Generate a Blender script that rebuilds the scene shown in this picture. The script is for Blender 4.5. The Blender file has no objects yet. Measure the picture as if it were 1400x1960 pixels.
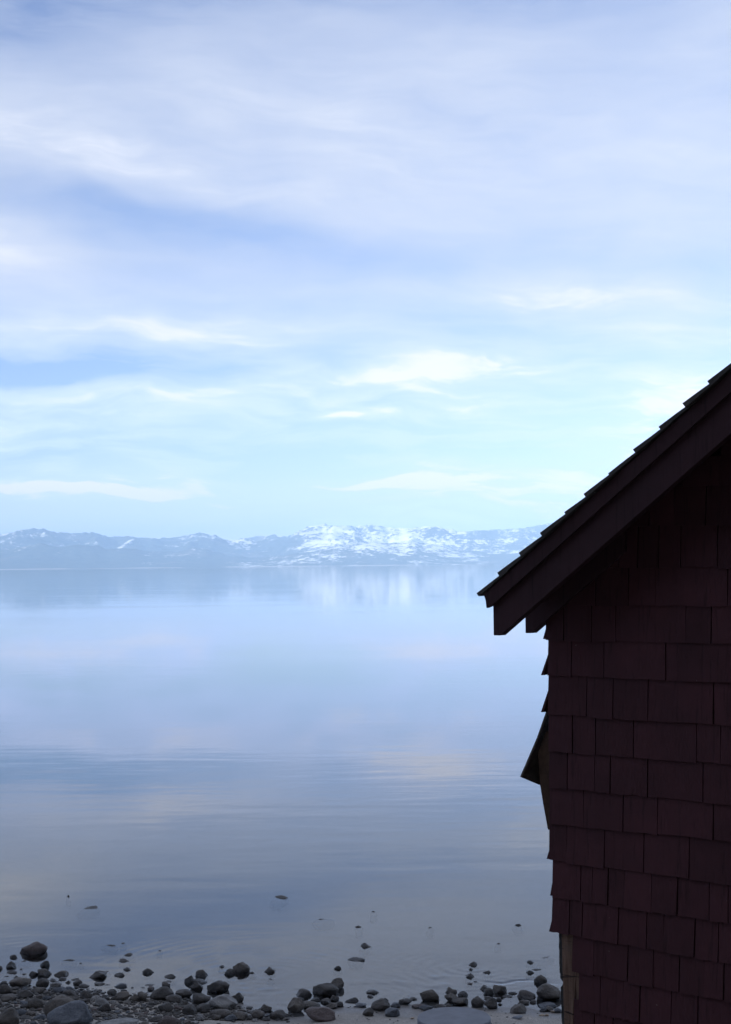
import bpy, bmesh, math, random
import numpy as np
from mathutils import Vector, Matrix, noise

random.seed(7); rng = np.random.default_rng(7)
R = math.radians
scn = bpy.context.scene
COL = scn.collection

# ------------------------------------------------------------------ camera
F = 2919.0                      # focal length in photo pixels (photo 1400 x 1960)
CAM_H = 4.0
PITCH, ROLL = math.atan(102.0 / F), R(-0.62)
cam_d = bpy.data.cameras.new('camera'); cam = bpy.data.objects.new('camera', cam_d); COL.objects.link(cam)
cam_d.sensor_fit = 'VERTICAL'; cam_d.sensor_height = 24.0; cam_d.sensor_width = 24.0
cam_d.lens = 24.0 * F / 1960.0
cam_d.clip_start = 0.1; cam_d.clip_end = 120000.0
CR = Matrix.Rotation(math.pi / 2 + PITCH, 3, 'X') @ Matrix.Rotation(ROLL, 3, 'Z')
cam.matrix_world = Matrix.Translation((0, 0, CAM_H)) @ CR.to_4x4()
scn.camera = cam
CP = Vector((0, 0, CAM_H))

# ------------------------------------------------------------------ sky, sun, exposure
SUN_EL, SUN_AZ = R(18), R(234)          # azimuth clockwise from +Y: behind the camera, over the hill
scn.view_settings.view_transform = 'Standard'; scn.view_settings.look = 'None'
scn.view_settings.exposure = 0.57; scn.view_settings.gamma = 1.0
scn.view_settings.use_curve_mapping = False
scn.cycles.volume_bounces = 2
scn.cycles.max_bounces = 8
scn.cycles.transparent_max_bounces = 12
scn.cycles.sample_clamp_indirect = 4.0

class NT:
    """small helper for building node trees"""
    def __init__(s, tree): s.t = tree; s.n = tree.nodes; s.l = tree.links
    def node(s, typ, **kw):
        n = s.n.new(typ)
        for k, v in kw.items(): setattr(n, k, v)
        return n
    def put(s, sock, v):
        if isinstance(v, bpy.types.NodeSocket): s.l.new(v, sock)
        elif v is not None: sock.default_value = v
    def m(s, op, a, b=None, c=None, clamp=False):
        n = s.n.new('ShaderNodeMath'); n.operation = op; n.use_clamp = clamp
        s.put(n.inputs[0], a); s.put(n.inputs[1], b); s.put(n.inputs[2], c)
        return n.outputs[0]
    def add(s, a, b): return s.m('ADD', a, b)
    def mul(s, a, b): return s.m('MULTIPLY', a, b)
    def sub(s, a, b): return s.m('SUBTRACT', a, b)
    def xyz(s, x, y, z=0.0):
        n = s.n.new('ShaderNodeCombineXYZ')
        s.put(n.inputs[0], x); s.put(n.inputs[1], y); s.put(n.inputs[2], z)
        return n.outputs[0]
    def noise(s, vec, scale, detail=4, rough=0.55, dist=0.0, out='Fac'):
        n = s.n.new('ShaderNodeTexNoise')
        s.put(n.inputs['Vector'], vec); s.put(n.inputs['Scale'], scale); s.put(n.inputs['Detail'], detail)
        s.put(n.inputs['Roughness'], rough); s.put(n.inputs['Distortion'], dist)
        return n.outputs[out]
    def mix(s, fac, a, b, blend='MIX'):
        n = s.n.new('ShaderNodeMix'); n.data_type = 'RGBA'; n.blend_type = blend
        s.put(n.inputs[0], fac); s.put(n.inputs[6], a); s.put(n.inputs[7], b)
        return n.outputs[2]
    def ss(s, v, a, b, lo=0.0, hi=1.0):
        n = s.n.new('ShaderNodeMapRange'); n.interpolation_type = 'SMOOTHSTEP'
        s.put(n.inputs[0], v)
        for i, q in enumerate((a, b, lo, hi)): s.put(n.inputs[1 + i], q)
        return n.outputs[0]
    def scale(s, vec, sc):
        n = s.n.new('ShaderNodeMapping'); s.put(n.inputs[0], vec); n.inputs[3].default_value = sc
        return n.outputs[0]
    def bump(s, h, dist=1.0, strength=1.0, normal=None):
        n = s.n.new('ShaderNodeBump'); n.inputs['Distance'].default_value = dist
        n.inputs['Strength'].default_value = strength
        s.put(n.inputs['Height'], h); s.put(n.inputs['Normal'], normal)
        return n.outputs[0]

def rgb(r, g, b): return (r, g, b, 1.0)
def srgb(r, g, b):
    f = lambda c: ((c / 255 + 0.055) / 1.055) ** 2.4 if c > 10 else c / 255 / 12.92
    return (f(r), f(g), f(b), 1.0)

SKY_STRENGTH = 0.14; CLOUD_GAIN = 0.87
def build_world():
    w = bpy.data.worlds.new('World'); scn.world = w; w.use_nodes = True
    T = NT(w.node_tree); w.node_tree.nodes.clear()
    out = T.node('ShaderNodeOutputWorld'); bg = T.node('ShaderNodeBackground')
    sky = T.node('ShaderNodeTexSky', sky_type='NISHITA', sun_disc=False)
    sky.sun_elevation = SUN_EL; sky.sun_rotation = SUN_AZ
    sky.altitude = 1900; sky.air_density = 1.0; sky.dust_density = 0.2; sky.ozone_density = 3.0
    tc = T.node('ShaderNodeTexCoord'); sep = T.node('ShaderNodeSeparateXYZ'); T.l.new(tc.outputs['Generated'], sep.inputs[0])
    X, Y, Z = sep.outputs
    az = T.m('ARCTAN2', X, Y)
    el = T.m('ARCSINE', Z)
    U0 = T.mul(az, F / 100); V0 = T.mul(el, F / 100)        # units of 100 photo pixels from straight ahead / horizon
    # cloud deck seen in perspective: finer and flatter towards the horizon
    iz = T.m('DIVIDE', 1.0, T.add(T.m('MAXIMUM', Z, 0.0), 0.09))
    P = T.xyz(T.mul(X, iz), T.mul(Y, iz), 0.0)
    wn = T.node('ShaderNodeTexNoise'); T.put(wn.inputs['Vector'], T.xyz(T.mul(U0, .45), T.mul(V0, .9), 3.0)); wn.inputs['Scale'].default_value = 0.75
    wn.inputs['Detail'].default_value = 3
    ws = T.node('ShaderNodeSeparateXYZ'); T.l.new(wn.outputs['Color'], ws.inputs[0])
    U = T.add(U0, T.mul(T.sub(ws.outputs[0], 0.5), 2.4))
    V = T.add(V0, T.mul(T.sub(ws.outputs[1], 0.5), 0.9))
    nA = T.noise(T.scale(P, (1.6, 0.8, 1)), 1.5, 5, 0.52, 0.4)
    # low fine streaks
    nB = T.noise(T.xyz(T.mul(U, 0.46), T.mul(V, 3.0), 11.0), 1.0, 5, 0.55, 0.3)
    nC = T.noise(T.xyz(T.mul(U, 0.10), T.add(T.mul(V, 0.42), T.mul(U, 0.10)), 5.0), 1.0, 3, 0.5, 0.2)
    # named cloud masses: centre x,y (photo pixels), half-lengths, tilt (deg, + = falls to the right), weight
    blobs = [
        (250, 335, 330, 50, 14, .40), (-60, 255, 260, 70, 8, .22), (30, 475, 170, 55, 8, .34),
        (440, 450, 360, 40, 7, -.34), (150, 400, 220, 34, 8, -.24), (330, 35, 480, 60, -3, -.30), (990, 40, 300, 50, 4, -.25), (30, 90, 160, 80, 0, -.25),
        (120, 712, 380, 26, -1, -.70), (1120, 578, 210, 36, 4, .60), (290, 640, 300, 34, -2, .36),
        (760, 716, 300, 24, -3, .46), (640, 789, 200, 10, -2, .24), (900, 700, 140, 26, -2, .15), (1230, 650, 240, 30, 2, .2), (980, 745, 260, 60, 3, .10),
        (900, 310, 500, 160, 3, .24), (480, 215, 300, 60, 4, .16), (1330, 480, 200, 60, 0, .12), (700, 555, 260, 22, 0, .14),
        (140, 938, 210, 18, 0, .44), (850, 925, 170, 26, 4, .38), (330, 968, 130, 12, 0, .24),
        (520, 885, 150, 22, -4, -.26), (80, 865, 100, 20, -6, -.18), (700, 898, 60, 14, 0, -.22),
        (820, 842, 600, 30, -1, -.18), (300, 760, 240, 18, 0, .12), (1300, 820, 260, 90, -30, .20),
        (260, 905, 90, 14, 0, .22), (620, 925, 140, 14, 0, .16), (1000, 965, 170, 14, 0, .20),
    ]
    tot = None
    UV = T.xyz(U, V, 0.0)
    for (cx, cy, a, b, tilt, wgt) in blobs:
        mp = T.node('ShaderNodeMapping', vector_type='TEXTURE'); T.l.new(UV, mp.inputs[0])
        mp.inputs[1].default_value = ((cx - 700) / 100, (1082 - cy) / 100, 0); mp.inputs[2].default_value = (0, 0, R(-tilt))
        mp.inputs[3].default_value = (a / 100, b / 100, 1)
        dp = T.node('ShaderNodeVectorMath', operation='DOT_PRODUCT'); T.l.new(mp.outputs[0], dp.inputs[0]); T.l.new(mp.outputs[0], dp.inputs[1])
        tot = T.m('MULTIPLY_ADD', T.m('POWER', 0.4066, dp.outputs['Value']), wgt * (1.6 if cy > 740 else 1), 0.0 if tot is None else tot)
    base = T.add(0.56, T.mul(T.ss(V0, 0, 3.6), -0.04))
    m_ = T.add(base, T.mul(T.sub(nA, 0.5), 0.5))
    m_ = T.add(m_, T.mul(T.sub(nC, 0.5), 0.7))
    band = T.sub(T.ss(nB, .36, .64), .5)
    m_ = T.add(m_, T.mul(band, T.ss(V0, 2.0, 5.5, 0.62, 0.06)))
    wisp = T.noise(T.xyz(T.mul(U, .5), T.add(T.mul(V, 2.6), T.mul(U, .25)), 2.0), 1.0, 6, 0.62, 0.5)
    m_ = T.add(m_, T.mul(tot, T.ss(wisp, .25, .75, T.ss(V0, 2, 6, .35, .75), T.ss(V0, 2, 6, 1.65, 1.25))))
    m_ = T.add(m_, T.mul(T.sub(wisp, .5), T.ss(V0, 2, 6, .34, .07)))
    m_ = T.m('MAXIMUM', T.m('MINIMUM', m_, 1.25), 0.0)
    cl_lo = T.mix(T.ss(V0, 2.2, 6.0), rgb(.70, .84, 1.28), srgb(208, 215, 230))
    cl_hi = T.mix(T.ss(V0, 2.2, 6.0), rgb(.93, .92, 1.04), srgb(225, 228, 239))
    cl = T.mix(T.ss(m_, 0.75, 1.25), cl_lo, cl_hi)
    clm = T.mix(1.0, cl, rgb(*[CLOUD_GAIN / SKY_STRENGTH] * 3), 'MULTIPLY')
    air = T.mix(1.0, sky.outputs[0], rgb(.98, .86, .94), 'MULTIPLY')      # the camera's cool white balance
    col = T.mix(T.m('MINIMUM', m_, 1.0), air, clm)
    T.l.new(col, bg.inputs[0]); bg.inputs[1].default_value = SKY_STRENGTH
    T.l.new(bg.outputs[0], out.inputs[0])
build_world()

sun_d = bpy.data.lights.new('sun', 'SUN'); sun = bpy.data.objects.new('sun', sun_d); COL.objects.link(sun)
sun_d.energy = 5.0; sun_d.angle = R(0.53); sun_d.color = (1.0, 0.96, 0.91)
sdir = Vector((math.sin(SUN_AZ) * math.cos(SUN_EL), math.cos(SUN_AZ) * math.cos(SUN_EL), math.sin(SUN_EL)))
sun.rotation_euler = sdir.to_track_quat('Z', 'Y').to_euler()
sun.location = (0, -50, 80)

# ------------------------------------------------------------------ helpers
def ray(px, py): return (CR @ Vector(((px - 700) / F, (980 - py) / F, -1.0))).normalized()
def on_z(px, py, z=0.0):
    d = ray(px, py); return CP + d * ((z - CAM_H) / d.z)
def link(name, me, mat=None, parent=None):
    o = bpy.data.objects.new(name, me); COL.objects.link(o)
    if mat is not None and not me.materials: me.materials.append(mat)
    if parent is not None: o.parent = parent
    return o
def tag(o, label=None, cat=None, group=None, kind=None):
    for k, v in (('label', label), ('category', cat), ('group', group), ('kind', kind)):
        if v: o[k] = v
    return o
def mesh(name, v, f, smooth=False):
    me = bpy.data.meshes.new(name); me.from_pydata([tuple(p) for p in v], [], f); me.update()
    if smooth: me.polygons.foreach_set('use_smooth', [True] * len(me.polygons))
    return me
def grid_mesh(name, X, Y, Z):
    ny, nx = X.shape
    me = bpy.data.meshes.new(name)
    co = np.stack([X, Y, Z], -1).reshape(-1, 3).astype(np.float32)
    i = np.arange(ny * nx).reshape(ny, nx)
    q = np.stack([i[:-1, :-1], i[:-1, 1:], i[1:, 1:], i[1:, :-1]], -1).reshape(-1, 4)
    me.vertices.add(len(co)); me.vertices.foreach_set('co', co.ravel())
    me.loops.add(q.size); me.loops.foreach_set('vertex_index', q.ravel().astype(np.int32))
    me.polygons.add(len(q)); me.polygons.foreach_set('loop_start', np.arange(0, q.size, 4, dtype=np.int32))
    me.polygons.foreach_set('use_smooth', np.ones(len(q), bool))
    me.update(calc_edges=True); me.validate()
    return me
def prism(poly, thick, frame):
    """poly: list of (s, z); frame(s, t, z) -> world; extruded from t=0 back to t=-thick"""
    n = len(poly)
    v = [frame(s, 0, z) for s, z in poly] + [frame(s, -thick, z) for s, z in poly]
    f = [tuple(range(n)), tuple(range(2 * n - 1, n - 1, -1))] + [(i, i + n, (i + 1) % n + n, (i + 1) % n) for i in range(n)]
    return v, f
def bevel(me, w, seg=1):
    bm = bmesh.new(); bm.from_mesh(me)
    bmesh.ops.recalc_face_normals(bm, faces=bm.faces)
    bmesh.ops.bevel(bm, geom=list(bm.edges), offset=w, segments=seg, affect='EDGES', clamp_overlap=True)
    bm.to_mesh(me); bm.free(); return me
_perm = rng.permutation(512)
def vnoise(x, y, seed=0):
    """2-D gradient-like value noise on numpy arrays, -1..1"""
    xi = np.floor(x).astype(np.int64); yi = np.floor(y).astype(np.int64); fx = x - xi; fy = y - yi
    def h(a, b):
        k = (a * 374761393 + b * 668265263 + seed * 974711) & 0x7fffffff
        k = ((k ^ (k >> 13)) * 1274126177) & 0x7fffffff
        return ((k ^ (k >> 16)) & 0xffff) / 32767.5 - 1
    sx = fx * fx * fx * (fx * (fx * 6 - 15) + 10); sy = fy * fy * fy * (fy * (fy * 6 - 15) + 10)
    a = h(xi, yi) * (1 - sx) + h(xi + 1, yi) * sx; b = h(xi, yi + 1) * (1 - sx) + h(xi + 1, yi + 1) * sx
    return a * (1 - sy) + b * sy
def fbm(x, y, oct=5, seed=0, ridged=False, gain=0.5):
    t = 0; a = 1; tot = 0; c, s = math.cos(0.6), math.sin(0.6)
    for i in range(oct):
        n = vnoise(x, y, seed + i)
        t = t + a * ((1 - 2 * np.abs(n)) if ridged else n); tot += a
        x, y = (c * x - s * y) * 2.03 + 17.3, (s * x + c * y) * 2.03 - 9.1; a *= gain
    return t / tot
def material(name):
    m = bpy.data.materials.new(name); m.use_nodes = True
    T = NT(m.node_tree); b = m.node_tree.nodes['Principled BSDF']
    return m, T, b

# ------------------------------------------------------------------ materials
def mat_mountain():
    m, T, b = material('forest_and_snow')
    g = T.node('ShaderNodeNewGeometry'); P = g.outputs['Position']
    at = T.node('ShaderNodeAttribute', attribute_name='snow')
    n1 = T.noise(P, 0.006, 6, 0.68); n2 = T.noise(P, 0.022, 4, 0.7)
    s = T.add(at.outputs['Fac'], T.add(T.mul(T.sub(n1, .5), 1.2), T.mul(T.sub(n2, .5), 1.2)))
    mask = T.ss(s, 0.30, 0.52)
    forest = T.mix(T.ss(n2, .35, .65), rgb(.028, .045, .035), rgb(.075, .085, .06))
    rock = T.mix(T.ss(n1, .3, .7), rgb(.16, .13, .10), rgb(.26, .22, .19))
    land = T.mix(T.ss(T.noise(P, 0.0022, 6, .6), .52, .72, 0, .6), forest, rock)
    sp = T.node('ShaderNodeSeparateXYZ'); T.l.new(P, sp.inputs[0])
    beach = T.m('MULTIPLY', T.ss(sp.outputs[2], 7, 3), T.ss(T.noise(P, .0016, 3), .42, .6))
    land = T.mix(beach, land, rgb(.45, .40, .34))
    T.put(b.inputs['Base Color'], T.mix(mask, land, rgb(.92, .90, .87)))
    b.inputs['Roughness'].default_value = 0.9; b.inputs['Specular IOR Level'].default_value = 0.1
    return m
def mat_water():
    m, T, b = material('lake_water'); T.n.remove(b)
    out = [n for n in T.n if n.type == 'OUTPUT_MATERIAL'][0]
    g = T.node('ShaderNodeNewGeometry'); P = g.outputs['Position']
    patch = T.ss(T.noise(T.scale(P, (.02, .06, 1)), 1.0, 3, .55), .38, .64, .12, 1.0)
    r1 = T.noise(T.scale(P, (.55, 1.5, 1)), 1.0, 3, .5, .3)
    r2 = T.noise(T.scale(P, (2.0, 4.5, 1)), 1.0, 3, .55, .2)
    r3 = T.noise(T.scale(P, (.07, .28, 1)), 1.0, 2, .5)
    rot = T.node('ShaderNodeMapping'); T.put(rot.inputs[0], P); rot.inputs[2].default_value = (0, 0, R(12)); rot.inputs[3].default_value = (.3, 1.15, 1)
    r4 = T.noise(rot.outputs[0], 1.0, 2, .45)
    h = T.mul(T.add(T.add(T.mul(r1, .0044), T.mul(r2, .0007)), T.mul(r4, .0056)), patch)
    h = T.add(h, T.mul(r3, .0016))
    N = T.bump(h, 1.0, 1.0)
    fr = T.node('ShaderNodeFresnel'); fr.inputs[0].default_value = 1.333; T.l.new(N, fr.inputs[1])
    gl = T.node('ShaderNodeBsdfGlossy'); gl.inputs['Roughness'].default_value = .035; T.l.new(N, gl.inputs['Normal'])
    gl.inputs['Color'].default_value = rgb(1, 1, 1)
    tr = T.node('ShaderNodeBsdfTransparent'); tr.inputs[0].default_value = rgb(.66, .70, .74)
    mx = T.node('ShaderNodeMixShader'); T.l.new(fr.outputs[0], mx.inputs[0]); T.l.new(tr.outputs[0], mx.inputs[1]); T.l.new(gl.outputs[0], mx.inputs[2])
    T.l.new(mx.outputs[0], out.inputs[0])
    return m
def mat_ground():
    m, T, b = material('coarse_sand')
    g = T.node('ShaderNodeNewGeometry'); P = g.outputs['Position']
    sp = T.node('ShaderNodeSeparateXYZ'); T.l.new(P, sp.inputs[0])
    n1 = T.noise(P, 120, 3, .7); n2 = T.noise(P, 3.0, 5, .6); n3 = T.noise(P, 45, 2, .6)
    c = T.mix(T.ss(n1, .35, .65), rgb(.16, .145, .125), rgb(.44, .40, .35))
    c = T.mix(T.ss(n3, .60, .72), c, rgb(.09, .085, .085))
    c = T.mix(T.ss(n2, .35, .7, 0, .5), c, rgb(.16, .145, .13))
    wet = T.ss(T.add(sp.outputs[2], T.mul(T.sub(n2, .5), .05)), .045, .012)
    c = T.mix(wet, c, T.mix(1.0, c, rgb(.48, .48, .5), 'MULTIPLY'))
    scatter_blue = T.ss(sp.outputs[2], -.25, -1.6)
    c = T.mix(scatter_blue, c, rgb(.02, .07, .12))  # blue light scattered in deep water, painted into the bed colour by depth
    forest = T.ss(sp.outputs[1], -6, -14)
    c = T.mix(forest, c, rgb(.03, .035, .022))
    T.put(b.inputs['Base Color'], c)
    T.put(b.inputs['Roughness'], T.ss(wet, 0, 1, .92, .45))
    T.put(b.inputs['Normal'], T.bump(T.add(n1, T.mul(n3, 1.2)), .006, .8))
    return m
def mat_rock(name, a, c, warm=None):
    m, T, b = material(name)
    tc = T.node('ShaderNodeTexCoord'); oi = T.node('ShaderNodeObjectInfo')
    P = T.node('ShaderNodeVectorMath', operation='ADD')
    g = T.node('ShaderNodeNewGeometry')
    T.l.new(g.outputs['Position'], P.inputs[0])
    cmb = T.xyz(T.mul(oi.outputs['Random'], 31), T.mul(oi.outputs['Random'], 17), 0); T.l.new(cmb, P.inputs[1])
    P = P.outputs[0]
    n1 = T.noise(P, 9, 6, .62); n2 = T.noise(P, 70, 4, .65); n3 = T.noise(P, 160, 2, .6)
    col = T.mix(T.ss(n1, .32, .68), rgb(*a), rgb(*c))
    col = T.mix(T.ss(n2, .56, .70, 0, .55), col, rgb(*[x * 1.7 for x in c]))
    col = T.mix(T.ss(n2, .44, .30, 0, .6), col, rgb(*[x * .45 for x in a]))
    tone = T.add(.72, T.mul(oi.outputs['Random'], .56))
    tn = T.node('ShaderNodeCombineColor'); [T.l.new(tone, i) for i in tn.inputs[:3]]
    col = T.mix(1.0, col, tn.outputs[0], 'MULTIPLY')
    sp = T.node('ShaderNodeSeparateXYZ'); T.l.new(g.outputs['Position'], sp.inputs[0])
    wet = T.ss(T.add(sp.outputs[2], T.mul(T.sub(n1, .5), .05)), .05, .01)
    col = T.mix(wet, col, T.mix(1.0, col, rgb(.5, .5, .52), 'MULTIPLY'))
    T.put(b.inputs['Base Color'], col); T.put(b.inputs['Roughness'], T.ss(wet, 0, 1, .72, .32))
    T.put(b.inputs['Normal'], T.bump(T.add(T.mul(n1, 2.5), T.add(n2, T.mul(n3, .5))), .018, .9))
    return m
def mat_paint(name, a, c, scratch=False):
    m, T, b = material(name)
    g = T.node('ShaderNodeNewGeometry'); P = g.outputs['Position']; oi = T.node('ShaderNodeObjectInfo')
    n1 = T.noise(P, 5, 5, .6); gr = T.noise(T.scale(P, (60, 60, 3)), 1.0, 4, .6); n2 = T.noise(P, 40, 4, .7)
    col = T.mix(T.ss(n1, .3, .7), rgb(*a), rgb(*c))
    col = T.mix(T.ss(gr, .45, .30, 0, .5), col, rgb(*[x * .4 for x in a]))
    tone = T.add(.80, T.mul(oi.outputs['Random'], .28))
    tn = T.node('ShaderNodeCombineColor'); [T.l.new(tone, i) for i in tn.inputs[:3]]
    col = T.mix(1.0, col, tn.outputs[0], 'MULTIPLY')
    if scratch:
        chip = T.mul(T.ss(n2, .70, .76), T.ss(n1, .5, .6))
        col = T.mix(chip, col, rgb(.16, .13, .12))
    T.put(b.inputs['Base Color'], col); b.inputs['Roughness'].default_value = .75; b.inputs['Specular IOR Level'].default_value = .22
    T.put(b.inputs['Normal'], T.bump(T.add(gr, T.mul(n2, .5)), .0025, .7))
    return m
def mat_wood():
    m, T, b = material('weathered_wood')
    g = T.node('ShaderNodeNewGeometry'); P = g.outputs['Position']
    gr = T.noise(T.scale(P, (70, 70, 4)), 1.0, 5, .65, .4); saw = T.noise(T.scale(P, (9, 9, 55)), 1.0, 3, .6, .5)
    n = T.noise(P, 14, 4, .6)
    col = T.mix(T.ss(gr, .3, .7), rgb(.10, .060, .042), rgb(.21, .135, .098))
    col = T.mix(T.ss(n, .5, .72), col, rgb(.12, .085, .066))
    col = T.mix(T.ss(saw, .58, .68), col, rgb(.03, .022, .02))
    T.put(b.inputs['Base Color'], col); b.inputs['Roughness'].default_value = .85; b.inputs['Specular IOR Level'].default_value = .12
    T.put(b.inputs['Normal'], T.bump(T.add(gr, saw), .004, .8))
    return m
def mat_plain(name, a, c, sc=20, rough=.8, bump=.002):
    m, T, b = material(name)
    g = T.node('ShaderNodeNewGeometry'); P = g.outputs['Position']
    n = T.noise(P, sc, 6, .65); n2 = T.noise(P, sc * 9, 3, .6)
    col = T.mix(T.ss(n, .3, .7), rgb(*a), rgb(*c))
    T.put(b.inputs['Base Color'], T.mix(T.ss(n2, .66, .74, 0, .5), col, rgb(*[min(1, x * 2.2) for x in c])))
    b.inputs['Roughness'].default_value = rough; b.inputs['Specular IOR Level'].default_value = .12 if rough > .7 else .4
    T.put(b.inputs['Normal'], T.bump(T.add(n, n2), bump, .7))
    return m
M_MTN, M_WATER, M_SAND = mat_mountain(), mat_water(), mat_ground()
M_ROCK = {'g': mat_rock('grey_stone', (.062, .053, .046), (.135, .118, .10)),
          'd': mat_rock('dark_stone', (.037, .033, .030), (.084, .074, .066)),
          'b': mat_rock('blue_grey_stone', (.062, .069, .08), (.125, .134, .15)),
          'r': mat_rock('reddish_stone', (.085, .062, .056), (.13, .10, .09)),
          'l': mat_rock('pale_stone', (.15, .145, .14), (.26, .25, .235)),
          't': mat_rock('tan_stone', (.30, .22, .15), (.42, .33, .24))}
M_SHINGLE = mat_paint('dark_red_shingle', (.052, .0175, .021), (.068, .022, .026), True)
M_BOARD = mat_paint('dark_red_board', (.038, .017, .020), (.05, .021, .025))
M_ROOF = mat_paint('roof_shingle', (.04, .036, .034), (.07, .062, .056))
M_FELT = mat_plain('building_felt', (.026, .025, .025), (.055, .052, .05), 30)
M_PAPER = mat_plain('brown_paper', (.034, .018, .011), (.056, .031, .018), 25)
M_DARK = mat_plain('dark_sheathing', (.012, .007, .008), (.02, .011, .011), 12)
M_WOOD = mat_wood()
M_LID = mat_plain('slate_grey_lid', (.085, .09, .105), (.125, .13, .148), 9, .55, .001)

# ------------------------------------------------------------------ ground and lake bed
SHORE = ([-9.0, 0, 150, 300, 420, 490, 545, 600, 650, 720, 800, 860, 930, 990, 1080, 1300],
         [1893, 1893, 1898, 1905, 1922, 1936, 1945, 1940, 1925, 1928, 1931, 1934, 1930, 1933, 1936, 1936])
_sx = np.array([on_z(x, y).x for x, y in zip(*SHORE)]); _sy = np.array([on_z(x, y).y for x, y in zip(*SHORE)])
def ground_z(x, y):
    x = np.asarray(x, float); y = np.asarray(y, float)
    t = np.interp(x, _sx, _sy) - y                      # metres landward of the waterline
    z = np.where(t > 0, np.where(t < 1.2, .095 * t, .114 + (t - 1.2) * .19), 0)
    z = np.where(t <= 0, -.075 * np.minimum(-t, .8) - .022 * np.clip(-t - .8, 0, 9) - .09 * np.clip(-t - 9.8, 0, 60) , z)
    z = z + np.clip(-y - 8, 0, 420) * .70 + 6 * fbm(x / 60, y / 60, 3, 40) * np.clip((-y - 12) / 60, 0, 1)
    near = np.exp(-np.clip(np.abs(t) - 2.5, 0, 50) / 2)
    z = z + near * (.016 * fbm(x * 1.7, y * 1.7, 3, 5) + .008 * fbm(x * 6, y * 6, 3, 8))
    return z
_cx = np.arange(-13, 9.01, .02); _cy = np.arange(8, 24.01, .02)
_cz = ground_z(*np.meshgrid(_cx, _cy))
def gz(x, y):
    i = min(max((x + 13) / .02, 0), len(_cx) - 1.001); j = min(max((y - 8) / .02, 0), len(_cy) - 1.001)
    a, b = int(i), int(j); u, v = i - a, j - b
    return float((_cz[b, a] * (1 - u) + _cz[b, a + 1] * u) * (1 - v) + (_cz[b + 1, a] * (1 - u) + _cz[b + 1, a + 1] * u) * v)
def spread(dense_a, dense_b, step, lo, hi, k=1.28):
    d = list(np.arange(dense_a, dense_b + 1e-6, step)); s = step; p = d[-1]
    while p < hi: s *= k; p += s; d.append(min(p, hi))
    s = step; p = d[0]; pre = []
    while p > lo: s *= k; p -= s; pre.append(max(p, lo))
    return np.array(pre[::-1] + d)
gx = spread(-4.6, 3.6, .05, -20000, 20000); gy = spread(12.2, 17.0, .05, -900, 19000)
GX, GY = np.meshgrid(gx, gy)
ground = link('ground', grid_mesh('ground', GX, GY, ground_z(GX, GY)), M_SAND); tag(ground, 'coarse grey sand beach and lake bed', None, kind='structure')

# ------------------------------------------------------------------ lake
RINGS = [((906, 1850), .0009, .13, .55), ((934, 1863), .0007, .10, .40), ((1017, 1845), .0008, .12, .45), ((1016, 1865), .0007, .09, .4),
         ((515, 1864), .0006, .14, .9), ((440, 1868), .0004, .16, .7), ((600, 1912), .0006, .12, .8), ((715, 1904), .0005, .10, .4), ((61, 1831), .0003, .15, .6)]
wx = spread(-4.6, 3.4, .03, -21000, 21000); wy = spread(12.6, 19.0, .03, 11.5, 19500)
WX, WY = np.meshgrid(wx, wy); WZ = np.zeros_like(WX)
fade = np.clip((WY - 12.6) / .5, 0, 1) * np.clip((19 - WY) / 2, 0, 1) * np.clip((WX + 4.6), 0, 1) * np.clip(3.4 - WX, 0, 1)
for (p, a, lam, ext) in RINGS:
    c = on_z(*p); r = np.hypot(WX - c.x, WY - c.y)
    WZ += 1.5 * a * np.sin(2 * np.pi * (r + .05 * fbm(WX * 2.2, WY * 2.2, 2, 6)) / lam) * np.exp(-r / ext) * np.clip(r / .06, 0, 1) * np.clip(.6 + 1.2 * vnoise(WX * 2.3, WY * 2.3, 3), 0, 2)
def wavelet(pts, hgt, wid):
    global WZ
    q = [on_z(*p) for p in pts]; xs = np.array([v.x for v in q]); ys = np.array([v.y for v in q])
    c = np.interp(WX, xs, ys) + .05 * vnoise(WX * 4, WX * 0 + 2, 9) + .02 * vnoise(WX * 13, WX * 0 + 2, 19)
    e = np.clip((WX - xs[0]) / .25, 0, 1) * np.clip((xs[-1] - WX) / .2, 0, 1)
    d = (WY - c) / wid
    WZ += hgt * e * (np.exp(-d * d) * np.clip(.75 + 1.1 * vnoise(WX * 6, WY * 0 + 5, 4) + .5 * vnoise(WX * 17, WY * 6, 14), 0, 2) - .35 * np.exp(-(d + 1.8) ** 2))
wavelet([(905, 1874), (960, 1877), (1010, 1875), (1045, 1878), (1090, 1881)], .016, .024)
wavelet([(980, 1868), (1040, 1872), (1100, 1874)], .005, .04)
wavelet([(960, 1852), (1000, 1850), (1070, 1853)], .003, .035)
wavelet([(640, 1882), (740, 1880), (840, 1885), (910, 1882)], .0016, .07)
wavelet([(760, 1872), (840, 1868), (900, 1872)], .0015, .06)
wavelet([(470, 1897), (540, 1892), (600, 1890)], .0015, .06)
WZ *= fade
water = link('water', grid_mesh('water', WX, WY, WZ), M_WATER); tag(water, 'calm pale blue lake reflecting the cloudy sky', None, kind='structure')

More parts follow.
